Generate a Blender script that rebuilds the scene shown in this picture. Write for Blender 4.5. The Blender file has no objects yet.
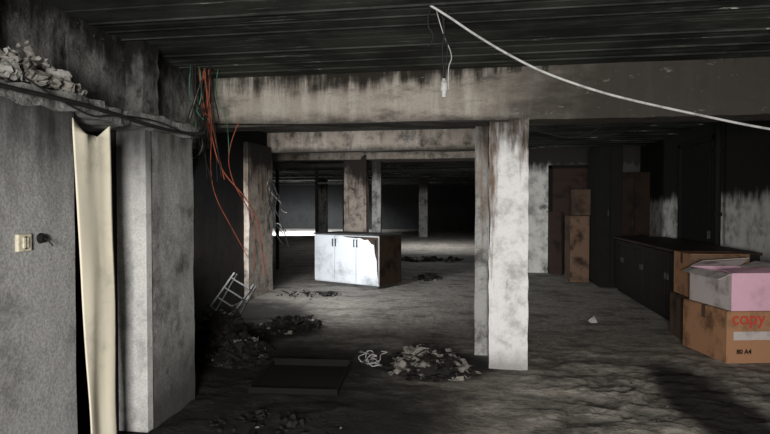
import bpy, bmesh, math, random
from mathutils import Vector, Matrix, noise
random.seed(7)
S=bpy.context.scene
S.view_settings.view_transform='Standard'
# ---------------------------------------------------------------- materials
def newmat(name):
    m=bpy.data.materials.new(name); m.use_nodes=True
    nt=m.node_tree; b=nt.nodes['Principled BSDF']
    b.inputs['Specular IOR Level'].default_value=.25
    return m,nt,b
def nz(nt,scale,detail=6,rough=.6,stretch=(1,1,1),off=(0,0,0)):
    g=nt.nodes.new('ShaderNodeNewGeometry'); mp=nt.nodes.new('ShaderNodeMapping')
    mp.inputs['Scale'].default_value=stretch; mp.inputs['Location'].default_value=off
    n=nt.nodes.new('ShaderNodeTexNoise'); n.inputs['Scale'].default_value=scale
    n.inputs['Detail'].default_value=detail; n.inputs['Roughness'].default_value=rough
    nt.links.new(g.outputs['Position'],mp.inputs[0]); nt.links.new(mp.outputs[0],n.inputs['Vector'])
    return n.outputs['Fac']
def mth(nt,op,a,b=None,clamp=False):
    n=nt.nodes.new('ShaderNodeMath'); n.operation=op; n.use_clamp=clamp
    for i,x in enumerate((a,b)):
        if x is None: continue
        if isinstance(x,(int,float)): n.inputs[i].default_value=x
        else: nt.links.new(x,n.inputs[i])
    return n.outputs[0]
def rng(nt,x,a,b,c=0.,d=1.,smooth=True):
    n=nt.nodes.new('ShaderNodeMapRange'); n.interpolation_type='SMOOTHSTEP' if smooth else 'LINEAR'
    for i,v in zip((1,2,3,4),(a,b,c,d)): n.inputs[i].default_value=v
    nt.links.new(x,n.inputs[0]); return n.outputs[0]
def mix(nt,f,a,b):
    n=nt.nodes.new('ShaderNodeMix'); n.data_type='RGBA'
    if isinstance(f,(int,float)): n.inputs[0].default_value=f
    else: nt.links.new(f,n.inputs[0])
    for i,x in ((6,a),(7,b)):
        if isinstance(x,tuple): n.inputs[i].default_value=(*x,1)
        else: nt.links.new(x,n.inputs[i])
    return n.outputs[2]
def pos(nt):
    g=nt.nodes.new('ShaderNodeNewGeometry'); s=nt.nodes.new('ShaderNodeSeparateXYZ')
    nt.links.new(g.outputs['Position'],s.inputs[0]); return s.outputs
def bump(nt,b,h,strength=.4,dist=.02):
    n=nt.nodes.new('ShaderNodeBump'); n.inputs['Strength'].default_value=strength; n.inputs['Distance'].default_value=dist
    nt.links.new(h,n.inputs['Height']); nt.links.new(n.outputs[0],b.inputs['Normal'])
def sooty(name,base,z0,z1,amp=.7,soot=(.012,.011,.010),scale=2.2,rough=.9,st=(1,1,1),bs=.3,mot=.5,grain=90,specks=0.,gr=.82,xg=None,brown=0.,zlow=None,bd=.03):
    """Plaster/concrete, smoke-blackened above z0..z1 with ragged edge, plus blotches, vertical streaks, brown scorch."""
    m,nt,b=newmat(name); P=pos(nt); z=P[2]
    n1=nz(nt,scale,8,.65,st); n2=nz(nt,scale*2.2,9,.7,st,(3,1,7)); n3=nz(nt,grain,3,.6)
    n5=nz(nt,9,6,.65,(1,1,.12),(2,2,2))
    zz=mth(nt,'ADD',z,mth(nt,'MULTIPLY',mth(nt,'SUBTRACT',n1,.5),amp*2))
    zz=mth(nt,'ADD',zz,mth(nt,'MULTIPLY',mth(nt,'SUBTRACT',n5,.5),amp*1.6))
    f=rng(nt,zz,z0,z1)
    f2=rng(nt,n2,.42,.72,0,mot)
    f=mth(nt,'MAXIMUM',f,f2)
    if xg:
        xx=mth(nt,'ADD',P[0],mth(nt,'MULTIPLY',mth(nt,'SUBTRACT',n1,.5),2.5))
        f=mth(nt,'MAXIMUM',f,rng(nt,xx,xg[0],xg[1],0,xg[2]))
    if zlow:
        zl=mth(nt,'ADD',z,mth(nt,'MULTIPLY',mth(nt,'SUBTRACT',n2,.5),zlow[3]))
        f=mth(nt,'MAXIMUM',f,rng(nt,zl,zlow[0],zlow[1],zlow[2],0))
    dark=tuple(c*gr for c in base)
    c0=mix(nt,rng(nt,n3,.35,.65),dark,base)
    if brown>0:
        c0=mix(nt,rng(nt,mth(nt,'ADD',n5,mth(nt,'MULTIPLY',z,.12)),.66,.86,0,brown),c0,(.17,.11,.07))
    c=mix(nt,f,c0,soot)
    if specks>0:
        n4=nz(nt,14,5,.7,st,(9,2,4))
        c=mix(nt,rng(nt,n4,.62,.70,0,specks),c,tuple(min(1,x*.8) for x in base))
    nt.links.new(c,b.inputs['Base Color']); b.inputs['Roughness'].default_value=rough
    h=mth(nt,'ADD',mth(nt,'MULTIPLY',n2,1.),mth(nt,'MULTIPLY',n3,.12))
    bump(nt,b,h,bs,bd)
    return m
def simple(name,col,rough=.8,var=.5,scale=12,metal=0,bs=.2,dark=None,lo=.45,hi=.7):
    m,nt,b=newmat(name); n=nz(nt,scale,6,.65)
    d=dark or tuple(c*(1-var) for c in col)
    nt.links.new(mix(nt,rng(nt,n,lo,hi),col,d),b.inputs['Base Color'])
    b.inputs['Roughness'].default_value=rough; b.inputs['Metallic'].default_value=metal
    bump(nt,b,n,bs,.02); return m

M={}
M['beam']=sooty('soot_beam',(.60,.565,.505),2.58,2.84,.36,(.028,.025,.021),1.3,st=(.5,1,1.3),mot=.85,specks=.3,xg=(-.5,1.0,.94),zlow=(2.26,2.40,.88,.3),brown=.3)
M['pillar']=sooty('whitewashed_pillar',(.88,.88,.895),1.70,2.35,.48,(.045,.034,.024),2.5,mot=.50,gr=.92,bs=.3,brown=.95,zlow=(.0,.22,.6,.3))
M['pier']=sooty('grey_pier',(.46,.46,.455),1.9,2.4,.4,(.035,.031,.026),2.5,mot=.85,brown=.7)
M['lwall']=sooty('grey_roughcast',(.43,.43,.43),1.30,2.15,.5,(.030,.029,.028),1.2,bs=.5,mot=.5,grain=70,gr=.7)
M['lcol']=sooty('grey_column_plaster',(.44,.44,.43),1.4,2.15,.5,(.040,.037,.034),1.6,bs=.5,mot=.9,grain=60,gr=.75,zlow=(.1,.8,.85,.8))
M['lupper']=sooty('soot_plaster_upper',(.27,.27,.26),2.2,2.75,.6,(.014,.014,.013),2.6,mot=.98,specks=.6,bs=.9,bd=.06)
M['jamb']=sooty('jamb_paint',(.76,.76,.75),1.2,2.1,.3,(.06,.06,.06),2.5,mot=.5)
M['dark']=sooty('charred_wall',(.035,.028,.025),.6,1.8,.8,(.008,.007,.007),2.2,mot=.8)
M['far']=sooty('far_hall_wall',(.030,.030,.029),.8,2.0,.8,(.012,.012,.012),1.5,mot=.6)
M['rwall']=sooty('right_wall_plaster',(.66,.65,.61),1.45,1.72,.25,(.014,.013,.012),1.5,mot=.85,zlow=(.7,.95,.8,.3))
M['bwall']=sooty('back_wall_plaster',(.84,.83,.78),2.1,2.45,.3,(.03,.028,.025),1.5,mot=.65,xg=(1.5,1.9,.95))
M['farbeam']=sooty('far_beam',(.42,.38,.33),2.7,3.1,.5,(.028,.026,.023),2,mot=.92,zlow=(2.42,2.55,.88,.2),brown=.4)
M['farpil']=sooty('far_pillar',(.50,.43,.37),1.7,2.3,.6,(.03,.025,.021),3,mot=.9,brown=.8)
M['black']=simple('char_black',(.009,.0085,.008),.85,.3)
M['char']=simple('charcoal_debris',(.022,.020,.018),.8,.7,20,bs=.6)
M['ash']=simple('ash_rubble',(.24,.225,.205),.9,.9,14,bs=.6)
M['flake']=simple('plaster_flakes',(.36,.35,.33),.9,.85,10,bs=.6)
M['cream']=simple('cream_cloth',(.92,.86,.70),.9,.45,3,lo=.5,hi=.85)
M['white']=simple('white_laminate',(.72,.75,.79),.5,.55,2.0,lo=.48,hi=.75)
M['burnt']=simple('scorched_laminate',(.055,.034,.023),.75,.9,4)
M['greytop']=simple('sooty_top',(.08,.08,.078),.6,.8,5)
M['wood']=simple('scorched_wood',(.011,.008,.007),.65,.7,8)
M['woodtop']=simple('sooty_wood_top',(.038,.024,.019),.65,.8,4)
M['brown']=simple('brown_door',(.036,.019,.013),.65,.85,4)
M['card']=simple('cardboard',(.44,.235,.13),.85,.65,4)
M['card2']=simple('sooty_cardboard',(.17,.105,.07),.9,.85,4)
M['card3']=simple('smoked_cardboard',(.10,.065,.045),.9,.75,3)
M['pink']=simple('pink_carton',(.85,.52,.66),.7,.25,4)
M['whitebox']=simple('white_carton',(.60,.54,.53),.7,.6,4)
M['red']=simple('red_print',(.6,.07,.05),.6,.1)
M['wire_w']=simple('white_cable',(.48,.48,.48),.6,.5)
M['wire_o']=simple('orange_cable',(.36,.10,.055),.6,.85,9)
M['wire_g']=simple('green_cable',(.08,.24,.15),.6,.7,9)
M['wire_k']=simple('black_cable',(.02,.02,.02),.5,.3)
M['plastic']=simple('beige_plastic',(.66,.61,.48),.5,.3,30)
M['metal']=simple('sooty_metal',(.05,.05,.05),.6,.7,20)

def ceilmat():
    m,nt,b=newmat('board_marked_concrete_ceiling')
    n1=nz(nt,1.,8,.65,(1.2,2,1)); n2=nz(nt,5,7,.75,(.3,5,1)); n3=nz(nt,60,3,.7)
    c=mix(nt,rng(nt,n1,.35,.65),(.052,.057,.050),(.010,.011,.010))
    c=mix(nt,rng(nt,n2,.56,.72,0,.5),c,(.09,.10,.088))
    n4=nz(nt,6,7,.78,(.22,11,1),(5,5,5)); n6=nz(nt,.8,4,.6,(1,1,1),(1,7,5))
    fl=mth(nt,'MULTIPLY',rng(nt,n4,.575,.62),rng(nt,n6,.44,.54))
    c=mix(nt,fl,c,(.36,.37,.34))
    nt.links.new(c,b.inputs['Base Color']); b.inputs['Roughness'].default_value=.85
    bump(nt,b,mth(nt,'ADD',n2,mth(nt,'MULTIPLY',n3,.2)),.4,.02); return m
M['ceil']=ceilmat()
def floormat():
    m,nt,b=newmat('ash_covered_concrete_floor'); X,Y,Z=pos(nt)[:3]
    n1=nz(nt,1.3,9,.65); n2=nz(nt,9,8,.65,(1,1.4,1)); n3=nz(nt,70,4,.7); n4=nz(nt,1.6,9,.72,(1,1.7,1),(4,4,0)); n5=nz(nt,22,7,.75,(1,1.6,1),(1,4,0))
    c=mix(nt,rng(nt,n2,.3,.75),(.64,.59,.52),(.28,.26,.23))
    c=mix(nt,rng(nt,n3,.45,.8,0,.6),c,(.13,.123,.115))
    c=mix(nt,rng(nt,n5,.5,.68,0,.6),c,(.12,.11,.097))
    c=mix(nt,rng(nt,n4,.47,.64,0,.76),c,(.085,.078,.069))
    c=mix(nt,rng(nt,Z,-.014,.012,.55,0),c,(.06,.055,.05))
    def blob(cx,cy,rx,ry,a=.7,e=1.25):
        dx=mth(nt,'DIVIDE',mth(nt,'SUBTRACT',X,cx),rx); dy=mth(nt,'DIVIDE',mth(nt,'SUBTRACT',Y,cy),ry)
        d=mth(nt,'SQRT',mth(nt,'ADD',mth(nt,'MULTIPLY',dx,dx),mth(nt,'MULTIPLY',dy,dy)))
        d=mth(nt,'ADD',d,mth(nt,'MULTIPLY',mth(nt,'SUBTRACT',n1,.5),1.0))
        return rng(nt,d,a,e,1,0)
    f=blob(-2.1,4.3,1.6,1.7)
    for bb in ((-3.1,6.4,1.2,1.9),(-1.1,3.3,1.1,1.5),(1.75,4.4,.30,1.3),(-1.0,15.7,2.6,1.3),(-.4,5.2,.7,.5)):  # char patches; the narrow right-hand strip also paints in a floor shadow
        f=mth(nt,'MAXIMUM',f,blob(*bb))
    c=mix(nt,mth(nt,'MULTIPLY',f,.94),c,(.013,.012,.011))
    nt.links.new(c,b.inputs['Base Color']); b.inputs['Roughness'].default_value=.8
    bump(nt,b,mth(nt,'ADD',mth(nt,'ADD',n2,mth(nt,'MULTIPLY',n3,.2)),mth(nt,'MULTIPLY',n5,.6)),.8,.04); return m
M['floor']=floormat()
# ---------------------------------------------------------------- helpers
def link(o,parent=None):
    S.collection.objects.link(o)
    if parent: o.parent=parent
    return o
def mesh_obj(name,bm,mat,parent=None,smooth=False,loc=(0,0,0),rot=(0,0,0)):
    me=bpy.data.meshes.new(name); bmesh.ops.recalc_face_normals(bm,faces=bm.faces); bm.to_mesh(me); bm.free()
    for mm in (mat if isinstance(mat,list) else [mat]): me.materials.append(mm)
    if smooth:
        for p in me.polygons: p.use_smooth=True
    o=bpy.data.objects.new(name,me); o.location=loc; o.rotation_euler=rot
    return link(o,parent)
def addbox(bm,a,b,mi=0,mtx=None):
    vs=[bm.verts.new((x,y,z)) for x in (a[0],b[0]) for y in (a[1],b[1]) for z in (a[2],b[2])]
    if mtx is not None:
        for v in vs: v.co=mtx@v.co
    fs=[]
    for q in ((0,1,3,2),(4,6,7,5),(0,4,5,1),(2,3,7,6),(0,2,6,4),(1,5,7,3)):
        f=bm.faces.new([vs[i] for i in q]); f.material_index=mi; fs.append(f)
    return vs,fs
def box(name,a,b,mat,parent=None,bev=0,loc=(0,0,0),rot=(0,0,0)):
    bm=bmesh.new(); addbox(bm,a,b)
    o=mesh_obj(name,bm,mat,parent,loc=loc,rot=rot)
    if bev:
        m=o.modifiers.new('b','BEVEL'); m.width=bev; m.segments=2
    return o
def rough(name,a,b,mat,parent=None,step=.08,amp=.012,seed=0,fine=.35):
    """solid block with chipped, uneven surfaces (edges displaced by noise)"""
    bm=bmesh.new(); addbox(bm,a,b)
    L=[b[i]-a[i] for i in range(3)]
    for ax in range(3):
        n=min(int(L[ax]/step),120)
        for k in range(1,n):
            p=[0,0,0]; p[ax]=a[ax]+L[ax]*k/n; nn=[0,0,0]; nn[ax]=1
            bmesh.ops.bisect_plane(bm,geom=bm.verts[:]+bm.edges[:]+bm.faces[:],plane_co=p,plane_no=nn)
    for v in bm.verts:
        w=v.co*2.5+Vector((seed,seed*2,0)); d=noise.noise_vector(w)*amp+noise.noise_vector(v.co*9)*amp*fine
        v.co+=d
    return mesh_obj(name,bm,mat,parent)
def empty(name,loc=(0,0,0),rot=(0,0,0)):
    o=bpy.data.objects.new(name,None); o.location=loc; o.rotation_euler=rot; o.empty_display_size=.1
    return link(o)
def cable(name,pts,r,mat,parent=None):
    cu=bpy.data.curves.new(name,'CURVE'); cu.dimensions='3D'; cu.bevel_depth=r; cu.bevel_resolution=2; cu.resolution_u=6
    sp=cu.splines.new('NURBS'); sp.points.add(len(pts)-1); sp.use_endpoint_u=True; sp.order_u=3
    for p,q in zip(sp.points,pts): p.co=(*q,1)
    cu.materials.append(mat); o=bpy.data.objects.new(name,cu); return link(o,parent)
# ---------------------------------------------------------------- shell
def frange(a,b,s):
    r=[];x=a
    while x<b-1e-6: r.append(x); x+=s
    return r
xs=frange(-15,-4,1.)+frange(-4,-2.2,.12)+frange(-2.2,3.4,.03)+[3.4,3.8]
ys=frange(-3,2.2,.5)+frange(2.2,7.6,.03)+frange(7.6,13,.12)+frange(13,34,1.)+[34.2]
bm=bmesh.new(); grid=[]
for y in ys:
    row=[]
    for x in xs:
        w=max(0,min(1,(x+.2)/1.0))*max(0,min(1,(6.6-y)/1.5))      # loose crusted debris on right foreground
        w2=max(0,min(1,(-.3-x)/.8))*max(0,min(1,(6.0-y)/1.5))
        a=.003+.024*w+.020*w2
        n=noise.fractal(Vector((x*3.2,y*4.2,0)),.8,2.1,6)
        if w>.01: n+=.55*(1-2*abs(noise.fractal(Vector((x*7+3,y*9,4)),.8,2.1,4)))*w-.3*w
        row.append(bm.verts.new((x,y,a*n-.004)))
    grid.append(row)
for j in range(len(ys)-1):
    for i in range(len(xs)-1):
        bm.faces.new((grid[j][i],grid[j][i+1],grid[j+1][i+1],grid[j+1][i]))
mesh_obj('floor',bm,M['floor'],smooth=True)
# ceiling of shutter boards
bm=bmesh.new(); y=-3.04; x0,x1=-15,3.8; prof=[]
while y<34:
    wd=random.choice((.07,.10,.14,.18,.22)) ; o=random.uniform(0,.010)
    prof+=[(y,2.75+o),(y+wd,2.75+o)]
    if random.random()<.4: prof+=[(y+wd+.001,2.741),(y+wd+.006,2.741)]
    y+=wd+.007
pv=None
for (yy,zz) in prof:
    r=[bm.verts.new((x0,yy,zz)),bm.verts.new((x1,yy,zz))]
    if pv: bm.faces.new((pv[0],pv[1],r[1],r[0]))
    pv=r
mesh_obj('ceiling',bm,M['ceil'])
rough('beam_main',(-2.7,5.2,2.27),(3.5,5.55,2.78),M['beam'],step=.06,amp=.012,fine=.6)
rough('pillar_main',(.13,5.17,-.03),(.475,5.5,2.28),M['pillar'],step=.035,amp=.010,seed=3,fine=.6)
rough('pillar_pier',(0.0,5.62,-.03),(.13,5.95,2.78),M['pier'],step=.07,amp=.006,seed=5)
rough('beam_second',(-3.7,9.3,2.42),(.2,9.6,2.78),M['farbeam'],step=.12,amp=.014,seed=6)
rough('beam_far',(-9,12.,2.50),(.3,12.3,2.78),M['farbeam'],step=.14,amp=.012,seed=8)
rough('pillar_far',(-2.86,12.0,-.03),(-2.36,12.3,2.6),M['farpil'],step=.1,amp=.012,seed=9)
rough('pillar_far_pier',(-2.30,12.35,-.03),(-2.10,12.5,2.6),M['pier'],step=.1,amp=.006,seed=9)
# left side
rough('wall_left',(-2.33,-2.8,-.03),(-2.13,2.69,2.0),M['lwall'],step=.09,amp=.006)
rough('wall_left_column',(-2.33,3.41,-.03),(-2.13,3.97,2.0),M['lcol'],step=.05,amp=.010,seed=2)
rough('wall_left_ledge',(-2.75,1.2,2.0),(-2.11,3.99,2.09),M['lupper'],step=.035,amp=.032,seed=4,fine=.8)
rough('wall_left_ledge_rear',(-2.75,-2.8,2.0),(-2.11,1.2,2.09),M['lupper'],step=.1,amp=.02,seed=4)
rough('wall_left_upper',(-2.85,-2.8,2.07),(-2.65,5.25,2.78),M['lupper'],step=.06,amp=.030,fine=.6)
for k,yy in enumerate((2.35,3.9)):
    rough('trim_%d'%(k+1),(-2.67,yy,2.09),(-2.50,yy+.22,2.76),M['lupper'],step=.04,amp=.024,seed=k,fine=.8)
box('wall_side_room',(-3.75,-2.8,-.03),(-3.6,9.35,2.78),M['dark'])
box('wall_side_light_block',(-3.6,4.0,-.03),(-2.34,4.08,2.1),M['dark'])  # added wall, unseen; keeps the side lamp's light out of the doorway room
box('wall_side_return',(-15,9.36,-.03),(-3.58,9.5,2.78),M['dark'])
rough('trim_jamb_side',(-3.64,8.3,-.02),(-3.52,9.34,2.5),M['farpil'],step=.1,amp=.01,seed=4)
j=empty('door_frame',(0,0,0))
box('far_jamb',(-2.33,3.33,0),(-2.12,3.40,1.99),M['jamb'],j,.006)
box('far_jamb_inner',(-2.37,3.31,0),(-2.33,3.37,1.99),M['black'],j,.004)
# far hall
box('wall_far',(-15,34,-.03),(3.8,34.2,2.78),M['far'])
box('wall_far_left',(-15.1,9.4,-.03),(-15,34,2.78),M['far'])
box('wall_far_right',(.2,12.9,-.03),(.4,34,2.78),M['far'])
e=empty('far_bay_frame',(0,0,0))
for x in (-4.55,-3.6,-2.95):
    box('mullion',(x-.03,12.36,0),(x+.03,12.44,2.43),M['black'],e)
box('head_rail',(-4.6,12.35,2.36),(-2.9,12.45,2.44),M['farpil'],e)
box('mid_rail',(-4.6,12.36,1.98),(-2.9,12.44,2.02),M['metal'],e)
box('head_rail_r',(-2.1,12.35,2.46),(.1,12.45,2.54),M['farpil'],e)
for k,(x,y) in enumerate(((-5.2,23.),(-2.6,26.),(-7.5,26.))):
    rough('pillar_far_hall.%03d'%k if k else 'pillar_far_hall',(x,y,-.03),(x+.4,y+.4,2.76),M['pier'],step=.3,amp=.01,seed=k)
# right room
box('wall_right',(3.5,-2.8,-.03),(3.7,12.7,2.78),M['rwall'])
box('wall_back',(.2,12.7,-.03),(3.7,12.9,2.78),M['bwall'])
def door(name,loc,rotz,w,h,mat,fmat):
    e=empty(name,loc,(0,0,rotz))
    box('leaf',(0,-.04,.01),(w,0,h),mat,e,.004)
    for z0,z1 in ((.15,h*.42),(h*.5,h-.15)):
        box('panel',(.12,-.052,z0),(w-.12,-.038,z1),mat,e,.006)
    box('jamb_a',(-.07,-.08,0),(0,0,h+.07),fmat,e,.004); box('jamb_b',(w,-.08,0),(w+.07,0,h+.07),fmat,e,.004)
    box('head',(-.07,-.08,h),(w+.07,0,h+.07),fmat,e,.004)
    box('handle',(w-.1,-.10,1.0),(w-.07,-.05,1.12),M['metal'],e,.004)
door('door_1',(1.66,12.69,0),0,.78,2.3,M['brown'],M['black'])
door('door_2',(3.49,10.1,0),-math.pi/2,1.3,2.45,M['black'],M['black'])
bm=bmesh.new(); bmesh.ops.create_cone(bm,cap_ends=True,segments=16,radius1=.04,radius2=.04,depth=2.74)
for z in (-1.0,0,.9):
    bmesh.ops.create_cone(bm,cap_ends=True,segments=16,radius1=.055,radius2=.055,depth=.05,matrix=Matrix.Translation((0,0,z)))
mesh_obj('wall_pipe',bm,M['black'],loc=(3.40,8.55,1.37),smooth=False)
def wardrobe(name,x0,y0,x1,y1,h,mat):
    e=empty(name,(x0,y0,0)); w=x1-x0; d=y1-y0
    box('carcass',(0.02,.02,0.02),(w,d,h-.03),mat,e,.004)
    box('cornice',(0,0,h-.03),(w,d,h),mat,e,.004)
    box('left_door',(0.0,.02,.08),(.02,d/2-.005,h-.05),mat,e,.003)
    box('right_door',(0.0,d/2+.005,.08),(.02,d-.01,h-.05),mat,e,.003)
    box('front_left_door',(.03,.0,.08),(w/2-.005,.02,h-.05),mat,e,.003)
    box('front_right_door',(w/2+.005,.0,.08),(w-.01,.02,h-.05),mat,e,.003)
    box('handle',(w/2-.05,-.02,h*.5),(w/2-.03,0,h*.5+.12),M['metal'],e)
    box('plinth',(.04,.04,0),(w-.02,d-.02,.03),M['black'],e)
wardrobe('charred_wardrobe',2.2,10.55,2.62,11.5,2.6,M['black'])
wardrobe('brown_wardrobe',2.82,11.7,3.42,12.4,2.15,M['brown'])
def sideboard():
    x0,x1,y0,y1,h=2.42,3.25,7.0,10.3,.95
    e=empty('sideboard',(0,0,0))
    box('carcass',(x0+.03,y0+.02,.08),(x1,y1-.02,h-.035),M['wood'],e)
    box('top',(x0-.02,y0,h-.035),(x1+.02,y1,h),M['woodtop'],e,.008)
    box('plinth',(x0+.06,y0+.04,0.0),(x1-.03,y1-.04,.08),M['black'],e)
    n=6; w=(y1-y0-.06)/n
    for i in range(n):
        a=y0+.03+i*w
        box('door_%d'%i,(x0+.008,a+.008,.1),(x0+.03,a+w-.008,h-.05),M['wood'],e,.006)
        box('inset_%d'%i,(x0,a+.08,.18),(x0+.01,a+w-.08,h-.13),M['wood'],e,.004)
        hy=a+w-.05 if i%2==0 else a+.05
        box('knob_%d'%i,(x0-.02,hy-.012,.55),(x0+.01,hy+.012,.63),M['metal'],e,.004)
sideboard()
# ---------------------------------------------------------------- cartons
def carton(name,loc,rz,w,d,h,mL,mF,tape=True,open_=False,flapm=None):
    """origin at near-left bottom corner; w along local x, d along local y"""
    e=empty(name,loc,(0,0,rz)); t=.008
    bm=bmesh.new()
    addbox(bm,(0,0,0),(w,t,h),1); addbox(bm,(0,d-t,0),(w,d,h),1)
    addbox(bm,(0,0.0005,0),(t,d-.0005,h-.0004),0); addbox(bm,(w-t,.0005,0),(w,d-.0005,h-.0004),0)
    addbox(bm,(.001,.001,0),(w-.001,d-.001,t),0)
    mesh_obj('walls',bm,[mL,mF],e)
    fm=flapm or mL
    if open_:
        def flap(nm,pts,mm=None):
            bm=bmesh.new(); vs=[bm.verts.new(p) for p in pts]; bm.faces.new(vs)
            o=mesh_obj(nm,bm,mm or fm,e); mo=o.modifiers.new('s','SOLIDIFY'); mo.thickness=.006
        f=d*.42
        flap('flap_l',[(0,0.01,h),(0,d-.01,h),(-f*.35,d-.03,h-f*.15),(-f*.40,.03,h-f*.2)])
        flap('flap_f',[(0.01,0,h),(w-.01,0,h),(w-.03,f*.85,h+f*.12),(.03,f*.85,h+f*.05)],mF)
        flap('flap_b',[(0.01,d,h),(w-.01,d,h),(w-.03,d-f*.6,h+f*.35),(.03,d-f*.6,h+f*.25)])
        flap('flap_r',[(w,0.01,h),(w,d-.01,h),(w+f*.5,d-.03,h+.05),(w+f*.5,.03,h+.05)])
    else:
        box('lid_front',(0,0,h-.004),(w,d/2-.002,h+.004),fm,e); box('lid_back',(0,d/2+.002,h-.004),(w,d,h+.004),fm,e)
        if tape:
            box('tape',(-.001,d/2-.03,h+.004),(w+.001,d/2+.03,h+.0055),M['card3'],e)
            box('tape_side',(-.0015,d/2-.03,h*.75),(0.0,d/2+.03,h+.005),M['card3'],e)
    return e
def label(parent,txt,loc,rot,size,mat):
    c=bpy.data.curves.new('txt','FONT'); c.body=txt; c.size=size; c.extrude=.0008; c.offset=.002; c.materials.append(mat)
    o=bpy.data.objects.new('print_'+txt.strip(),c); o.location=loc; o.rotation_euler=rot; link(o,parent)
R90=math.pi/2
a=math.radians(12)
c=carton('copy_paper_carton',(2.34,5.66,0.005),a,.62,.70,.49,M['card'],M['card'])
label(c,'copy',(.05,-.002,.37),(R90,0,0),.17,M['red'])
label(c,'80 A4',(.10,-.002,.09),(R90,0,0),.06,M['wood'])
box('print_band',(.07,-.0025,.22),(.55,-.001,.30),M['whitebox'],c)
carton('pink_carton',(2.38,5.66,.503),math.radians(12),.56,.66,.35,M['whitebox'],M['pink'],open_=True,flapm=M['whitebox'])
carton('cardboard_box',(2.27,6.48,.005),math.radians(2),.62,.45,.48,M['card3'],M['card3'])
carton('cardboard_box',(2.30,6.46,.495),math.radians(2),.6,.45,.47,M['card'],M['card2'])
carton('tall_cardboard_box',(1.82,11.2,.005),.05,.36,.5,1.28,M['card3'],M['card2'])
carton('small_cardboard_box',(1.9,11.25,1.30),.0,.32,.4,.50,M['card3'],M['card3'])
box('leaning_board',(0,0,0),(.26,.02,1.35),M['brown'],loc=(1.58,12.38,0.01),rot=(math.radians(-7),0,0))
# ---------------------------------------------------------------- white cabinet in the middle
def cabinet():
    e=empty('white_cabinet',(-1.69,9.70,0),(0,0,math.radians(-25)))
    w,d,h=1.50,.74,.97   # front runs from -w..0 along local x; depth +y
    box('carcass',(-w,.02,.05),(0,d,h-.03),M['white'],e,.004)
    box('scorched_side',(0,.02,.05),(.012,d,h-.03),M['burnt'],e,.003)
    box('top',(-w-.015,-.02,h-.03),(.025,d+.01,h),M['greytop'],e,.006)
    box('plinth',(-w+.04,.05,0),(-.04,d-.04,.05),M['greytop'],e)
    n=3; ww=w/n
    for i in range(n):
        x=-w+i*ww
        box('door_%d'%i,(x+.006,0,.07),(x+ww-.006,.02,h-.045),M['white'],e,.004)
        for k in (-.035,.035):
            if i==2 and k>0: continue
            bm=bmesh.new(); xx=x+ww+k
            if i==2: xx=x+ww-.05
            for (A,B) in (((xx-.006,-.03,h-.24),(xx+.006,-.022,h-.10)),((xx-.006,-.03,h-.24),(xx+.006,0,h-.228)),((xx-.006,-.03,h-.112),(xx+.006,0,h-.10))):
                addbox(bm,A,B)
            mesh_obj('handle',bm,M['wire_k'],e)
    bm=bmesh.new()
    pts=[(-.0,0),(-.82,0),(-.7,-.02),(-.5,-.03),(-.40,-.025),(-.30,-.06),(-.22,-.05),(-.15,-.12),(-.09,-.14),(-.07,-.3),(-.03,-.42),(-.025,-.6),(0,-.75)]
    vs=[bm.verts.new((p[0]-.006,-.0035,h-.045+p[1])) for p in pts]; bm.faces.new(vs)
    mesh_obj('scorch_peel',bm,M['burnt'],e)
cabinet()
# ---------------------------------------------------------------- curtain at the left door
bm=bmesh.new(); rows=40; cols=26; g=[]
for r in range(rows+1):
    t=r/rows; z=1.93-1.90*t
    row=[]
    for k in range(cols+1):
        s=k/cols
        yy=2.64+.10*t+s*(.30-.08*t)
        if r==0: zz=z+.03-.09*math.sin(s*math.pi)
        else: zz=z
        xx=-2.10+.008*math.sin(s*7+t*1.3)+.015*noise.noise(Vector((s*3,t*3,1)))+.01*t
        row.append(bm.verts.new((xx,yy,max(.01,zz))))
    g.append(row)
for r in range(rows):
    for k in range(cols): bm.faces.new((g[r][k],g[r][k+1],g[r+1][k+1],g[r+1][k]))
o=mesh_obj('door_curtain',bm,M['cream'],smooth=True); mo=o.modifiers.new('s','SOLIDIFY'); mo.thickness=.006
# ---------------------------------------------------------------- switches
e=empty('light_switch',(-2.125,2.337,1.32))
box('plate',(-.01,-.042,-.042),(.012,.042,.042),M['plastic'],e,.006); box('rocker',(.01,-.018,-.026),(.02,.018,.026),M['plastic'],e,.004)
box('burn_gap',(.011,-.004,-.03),(.0205,.0,.03),M['black'],e)
e=empty('wall_socket_stub',(-2.13,2.45,1.335))
bm=bmesh.new(); bmesh.ops.create_cone(bm,cap_ends=True,segments=20,radius1=.028,radius2=.020,depth=.03,matrix=Matrix.Translation((.01,0,0))@Matrix.Rotation(R90,4,'Y'))
mesh_obj('collar',bm,M['black'],e)
cable('stub_wire',[(.02,0,0),(.05,.0,-.01),(.06,.01,-.04)],.004,M['wire_k'],e)
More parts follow.
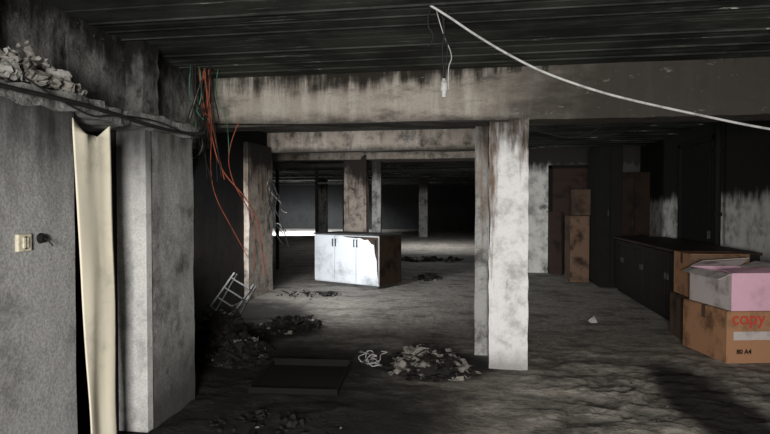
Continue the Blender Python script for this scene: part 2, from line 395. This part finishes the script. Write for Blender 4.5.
# ---------------------------------------------------------------- cables
cable('sagging_white_cable',[(-.28,3.5,2.745),(-.17,3.52,2.68),(-.03,3.54,2.58),(.18,3.57,2.45),(.404,3.61,2.335),(.65,3.65,2.245),(.90,3.69,2.17),(1.4,3.77,2.06),(1.83,3.84,1.97),(2.6,3.95,1.86),(3.5,4.1,1.85)],.008,M['wire_w'])
e=empty('hanging_lamp_socket',(-.20,3.60,0))
cable('cord_a',[(-.02,0,2.75),(.01,0,2.62),(-.015,0,2.5),(.0,0,2.36),(0,0,2.30)],.006,M['wire_k'],e)
cable('cord_b',[(.02,0,2.75),(-.02,0,2.65),(.03,0,2.52),(.01,0,2.4),(0.01,0,2.30)],.004,M['wire_k'],e)
cable('cord_c',[(-.09,0,2.75),(-.12,0,2.66),(-.05,0.01,2.58),(-.10,0,2.52)],.005,M['wire_k'],e)
cable('cord_d',[(-.05,0,2.75),(-.01,0.02,2.6),(.06,0.01,2.45),(.02,0,2.38),(.03,0,2.24)],.003,M['wire_w'],e)
bm=bmesh.new()
for r1,r2,z0,z1 in ((.010,.022,2.31,2.28),(.022,.024,2.28,2.23),(.017,.013,2.23,2.19)):
    bmesh.ops.create_cone(bm,cap_ends=True,segments=20,radius1=r2,radius2=r1,depth=z0-z1,matrix=Matrix.Translation((0,0,(z0+z1)/2)))
mesh_obj('socket_body',bm,M['wire_w'],e)
e=empty('burnt_wire_bundle',(0,0,0))
for i in range(16):
    x=-2.42+random.uniform(-.10,.08); y=4.75+random.uniform(-.1,.1); z=random.uniform(1.7,2.3)
    mt=[M['wire_o'],M['wire_k'],M['wire_g'],M['wire_k'],M['wire_k']][i%5]
    cable('strand_%d'%i,[(x,y,2.75),(x+random.uniform(-.08,.08),y,2.5),(x+random.uniform(-.08,.12),y,2.3),(x+random.uniform(-.05,.15),y,z)],random.uniform(.004,.007),mt,e)
cable('orange_a',[(-2.40,4.7,2.7),(-2.38,4.7,2.4),(-2.33,4.7,2.05),(-2.26,4.72,1.8),(-2.02,4.75,1.55),(-1.92,4.8,1.3),(-1.90,4.85,.85)],.006,M['wire_o'],e)
cable('orange_b',[(-2.42,4.7,2.7),(-2.32,4.7,2.3),(-2.36,4.7,1.9),(-2.34,4.72,1.6),(-2.18,4.75,1.3),(-2.08,4.9,1.0)],.004,M['wire_o'],e)
cable('orange_c',[(-2.1,4.75,2.25),(-2.2,4.7,2.0),(-2.15,4.7,1.7),(-2.0,4.75,1.45),(-1.95,4.8,1.2),(-1.99,4.8,.9)],.004,M['wire_o'],e)
for i in range(3):
    dx=i*.02
    cable('black_loop_%d'%i,[(-2.38,4.6,2.6),(-2.45-dx,4.5,2.2),(-2.5-dx,4.5,1.98-dx),(-2.42,4.5,1.90-dx),(-2.34+dx,4.5,1.98),(-2.34,4.52,2.1),(-2.42,4.6,2.15),(-2.45,4.65,1.9)],.005,M['ash'] if i==1 else M['wire_k'],e)
for o in list(bpy.data.objects):
    pass
cable('ledge_cable',[(-2.08,1.0,2.05),(-2.07,2.0,2.02),(-2.06,2.7,2.04),(-2.06,3.4,2.0),(-2.06,3.98,2.03),(-2.25,4.4,2.15),(-2.4,4.7,2.3)],.012,M['wire_k'])
cable('thin_ledge_cable',[(-2.08,2.3,2.10),(-2.05,2.7,1.96),(-2.07,2.9,2.02),(-2.06,3.4,2.06),(-2.06,3.98,1.98),(-2.25,4.4,2.2),(-2.4,4.7,2.45)],.005,M['wire_k'])
cable('beam_feed_cable',[(-2.6,5.17,2.30),(-1.5,5.16,2.26),(-.5,5.16,2.275),(.3,5.15,2.26)],.008,M['wire_k'])
cable('loose_hanging_cable',[(.5,5.6,2.26),(.8,5.7,2.16),(1.1,5.8,2.18),(1.4,5.9,2.4),(1.6,6,2.745)],.007,M['wire_k'])
e=empty('tangled_wires',(0,0,0))
for i in range(9):
    p=Vector((-3.42,9.0,1.95-random.random()*.3)); pts=[tuple(p)]
    for k in range(6):
        p=p+Vector((random.uniform(-.08,.14),random.uniform(-.1,.1),random.uniform(-.25,.02))); pts.append(tuple(p))
    cable('w%d'%i,pts,.008,[M['wire_k'],M['ash'],M['wire_k'],M['wire_k']][i%4],e)
# ---------------------------------------------------------------- debris
def chunk(bm,c,s,flat=1.,mi=0):
    r=bmesh.ops.create_icosphere(bm,subdivisions=1 if s<.03 else 2,radius=s)
    rot=Matrix.Rotation(random.random()*6.28,3,'Z')@Matrix.Rotation(random.uniform(-.5,.5),3,'X'); sd=Vector((random.random()*99,0,0))
    sc=Vector((random.uniform(.6,1.5),random.uniform(.4,1),random.uniform(.25,.6)*flat))
    fs=set()
    for v in r['verts']:
        p=Vector(v.co); p*=1+1.1*noise.noise(p/s*1.5+sd)
        p=Vector((p.x*sc.x,p.y*sc.y,p.z*sc.z)); v.co=rot@p+Vector(c); fs.update(v.link_faces)
    for f in fs: f.material_index=mi
def plank(bm,c,L,w,t,rz,tilt,mi=0):
    mt=Matrix.Translation(c)@Matrix.Rotation(rz,4,'Z')@Matrix.Rotation(tilt,4,'Y')
    addbox(bm,(-L/2,-w/2,-t/2),(L/2,w/2,t/2),mi,mt)
def sheet(bm,c,s,mi=0):
    """crumpled scrap of burnt paper / plaster board"""
    n=5; g=[]; rz=random.random()*6.28; sd=random.random()*50; ax=random.uniform(.5,1.2)
    for i in range(n+1):
        row=[]
        for k in range(n+1):
            x=(i/n-.5)*s*ax; y=(k/n-.5)*s; z=s*.45*noise.noise(Vector((i*.55+sd,k*.55,sd)))+s*.1
            row.append(bm.verts.new((c[0]+x*math.cos(rz)-y*math.sin(rz),c[1]+x*math.sin(rz)+y*math.cos(rz),c[2]+z)))
        g.append(row)
    for i in range(n):
        for k in range(n):
            f=bm.faces.new((g[i][k],g[i+1][k],g[i+1][k+1],g[i][k+1])); f.material_index=mi
def pile(name,cx,cy,rx,ry,n,nump,s=(.015,.06),h=.12,mats=('char','ash'),pa=.35,PL=(.15,.45),til=.25,sheets=0,flat=1.,lift=0.,mound=True):
    bm=bmesh.new()
    if h>.08 and mound:   # compact mound underneath
        K=14
        top=bm.verts.new((cx,cy,h*.6)); rings=[]
        for q in (.3,.6,.85,1.0):
            r_=[]
            for k in range(K):
                a=k/K*6.283; w=1+.25*noise.noise(Vector((k*1.3,q*3,cx)))
                zz=h*.6*(1-q**1.5)*(1+.4*noise.noise(Vector((k*.9,q*5,cy))))-(.01 if q==1 else 0)
                r_.append(bm.verts.new((cx+math.cos(a)*rx*q*w*.85,cy+math.sin(a)*ry*q*w*.85,zz)))
            rings.append(r_)
        for k in range(K): bm.faces.new((top,rings[0][k],rings[0][(k+1)%K]))
        for A,B in zip(rings,rings[1:]):
            for k in range(K): bm.faces.new((A[k],B[k],B[(k+1)%K],A[(k+1)%K]))
    for i in range(n):
        a=random.random()*6.28; q=random.random()**.6
        x=cx+math.cos(a)*rx*q; y=cy+math.sin(a)*ry*q; hh=h*(1-q)**1.2
        sz=random.uniform(*s); chunk(bm,(x,y,sz*.3+lift+hh*random.random()),sz,flat,mi=0 if random.random()>pa else 1)
    for i in range(sheets):
        a=random.random()*6.28; q=random.random()*.85
        sheet(bm,(cx+math.cos(a)*rx*q,cy+math.sin(a)*ry*q,.01+h*(1-q)*.8),random.uniform(.08,.2),0 if random.random()>pa else 1)
    for i in range(nump):
        a=random.random()*6.28; q=random.random()*.8
        L=random.uniform(*PL)
        plank(bm,(cx+math.cos(a)*rx*q,cy+math.sin(a)*ry*q,.03+h*(1-q)*.7),L,random.uniform(.02,.06),random.uniform(.006,.015),random.random()*3.14,random.uniform(-til,til),0 if random.random()>pa*.8 else 1)
    return mesh_obj(name,bm,[M[mats[0]],M[mats[1]]])
pile('debris_heap',-.40,5.0,.42,.30,220,18,h=.26,s=(.012,.05),pa=.30,PL=(.12,.34),til=.6,sheets=28)
pile('charred_rubble',-2.30,5.15,.32,.36,130,12,s=(.01,.06),h=.22,pa=.08,til=.5,sheets=18,PL=(.1,.3))
pile('charred_rubble',-2.75,5.80,.42,.32,100,16,s=(.02,.08),h=.38,pa=.08,til=.8,PL=(.15,.4),sheets=16)
pile('charred_rubble',-2.25,6.6,.40,.5,110,4,s=(.008,.04),h=.10,pa=.08,til=.3,PL=(.1,.25),sheets=12)
pile('charred_rubble',-1.3,3.55,.5,.3,60,1,s=(.008,.025),h=.02,pa=.03,PL=(.1,.25),sheets=3)
pile('debris_scatter',-2.75,8.9,.6,.45,60,2,s=(.01,.03),h=.03,pa=.5,PL=(.08,.2),sheets=4)
pile('debris_scatter',-.95,11.4,.3,.5,40,2,s=(.02,.05),h=.05,pa=.2,sheets=5)
pile('debris_scatter',-1.3,15.0,1.0,.4,50,2,s=(.04,.10),h=.07,pa=.1,sheets=4)
pile('debris_scatter',1.35,4.3,.75,.8,50,0,s=(.004,.012),h=.0,pa=.6)
# plaster spalled off the upper wall, resting on the ledge edge
pile('plaster_rubble',-2.30,2.58,.10,.36,150,0,s=(.012,.045),h=.24,mats=('flake','ash'),pa=.5,flat=1.7,lift=.035,mound=False).location.z=2.10
e=empty('melted_cable_coil',(-.95,5.02,0))
for i in range(9):
    cx,cy=random.uniform(-.08,.08),random.uniform(-.06,.06); pts=[]; ph=random.random()*6.28; r0=random.uniform(.04,.12)
    for k in range(random.choice((5,7,8))):
        t=ph+k*random.uniform(.5,1.0); rr=r0*random.uniform(.5,1.5)
        pts.append((cx+math.cos(t)*rr,cy+math.sin(t)*rr*.9,max(.02,.07+.06*math.sin(t*.7+i)+random.uniform(-.03,.03))))
    cable('loop_%d'%i,pts,.0045,M['ash'] if i%3==2 else M['wire_w'],e)
e=empty('pit_stand_in',(-1.45,4.55,0.0),(0,0,.08))  # low black tray added in place of the dark pit in the floor
for nm,A,B in (('front',(-.36,-.36,.0),(.36,-.34,.05)),('back',(-.36,.34,0),(.36,.36,.09)),('left',(-.36,-.34,0),(-.34,.34,.07)),('right',(.34,-.34,0),(.36,.34,.05)),('base',(-.34,-.34,0),(.34,.34,.03))):
    box(nm,A,B,M['black'],e,.005)
# stepladder leaning by the side wall
e=empty('folding_stepladder',(-3.12,6.78,.29),(math.radians(-28),math.radians(24),math.radians(-15)))
for x in (-.17,.17):
    box('rail',(x-.014,-.025,-.30),(x+.014,.0,.30),M['metal'],e,.004)
    box('back_rail',(x-.010,.10,-.29),(x+.010,.12,.29),M['metal'],e,.004,rot=(.18,0,0))
for k in range(4): box('tread_%d'%k,(-.17,-.05,-.24+k*.15),(.17,.02,-.22+k*.15),M['metal'],e,.004)
bm=bmesh.new(); vs=[bm.verts.new(p) for p in ((0,0,.0),(.09,.01,.0),(.05,.02,.09))]; bm.faces.new(vs)
v2=[bm.verts.new(p) for p in ((0,0,.0),(.05,.02,.09),(-.02,.06,.02))]; bm.faces.new(v2)
mesh_obj('paper_scrap',bm,M['wire_w'],loc=(1.45,7.35,.004))
# ---------------------------------------------------------------- lights
def area(name,loc,tgt,size,en,col=(1,1,1),spread=None,sy=None):
    l=bpy.data.lights.new(name,'AREA'); l.energy=en; l.size=size; l.color=col
    if sy: l.shape='RECTANGLE'; l.size_y=sy
    if spread: l.spread=math.radians(spread)
    o=bpy.data.objects.new(name,l); o.location=loc; o.rotation_euler=(Vector(tgt)-Vector(loc)).to_track_quat('-Z','Y').to_euler(); link(o)
def spot(name,loc,tgt,ang,en,r=.15,blend=.6,col=(1,1,1)):
    l=bpy.data.lights.new(name,'SPOT'); l.energy=en; l.spot_size=math.radians(ang); l.spot_blend=blend; l.shadow_soft_size=r; l.color=col
    o=bpy.data.objects.new(name,l); o.location=loc; o.rotation_euler=(Vector(tgt)-Vector(loc)).to_track_quat('-Z','Y').to_euler(); link(o)
area('entrance_light',(.0,-1.9,1.5),(.4,5.,.7),1.0,220,(1,.97,.92),spread=140)
area('side_opening_light',(-3.3,6.4,1.5),(-1.6,9.2,.7),.8,66,(.96,.98,1),sy=1.4,spread=110)
spot('side_opening_beam',(-3.2,6.2,1.9),(-1.8,9.8,.5),64,190,.35,.9,(.92,.97,1))
spot('far_hall_light',(-9.0,27.5,2.6),(-9.5,29,0),130,5200,.3,col=(.9,.95,1))
area('far_hall_fill',(-1.6,20,2.65),(-1.6,20,0),1.5,110)  # added fill to brighten the far floor; no ceiling lamp known there
w=bpy.data.worlds.new('w'); S.world=w; w.use_nodes=True; w.node_tree.nodes['Background'].inputs[0].default_value=(.56,.56,.54,1); w.node_tree.nodes['Background'].inputs[1].default_value=.13
# ---------------------------------------------------------------- camera
cd=bpy.data.cameras.new('cam'); cd.sensor_width=36; cd.lens=26; cd.clip_start=.05
cam=bpy.data.objects.new('camera',cd); cam.location=(0,0,1.5); cam.rotation_euler=(math.radians(90-1.24),0,math.radians(9.2)); link(cam)
S.camera=cam
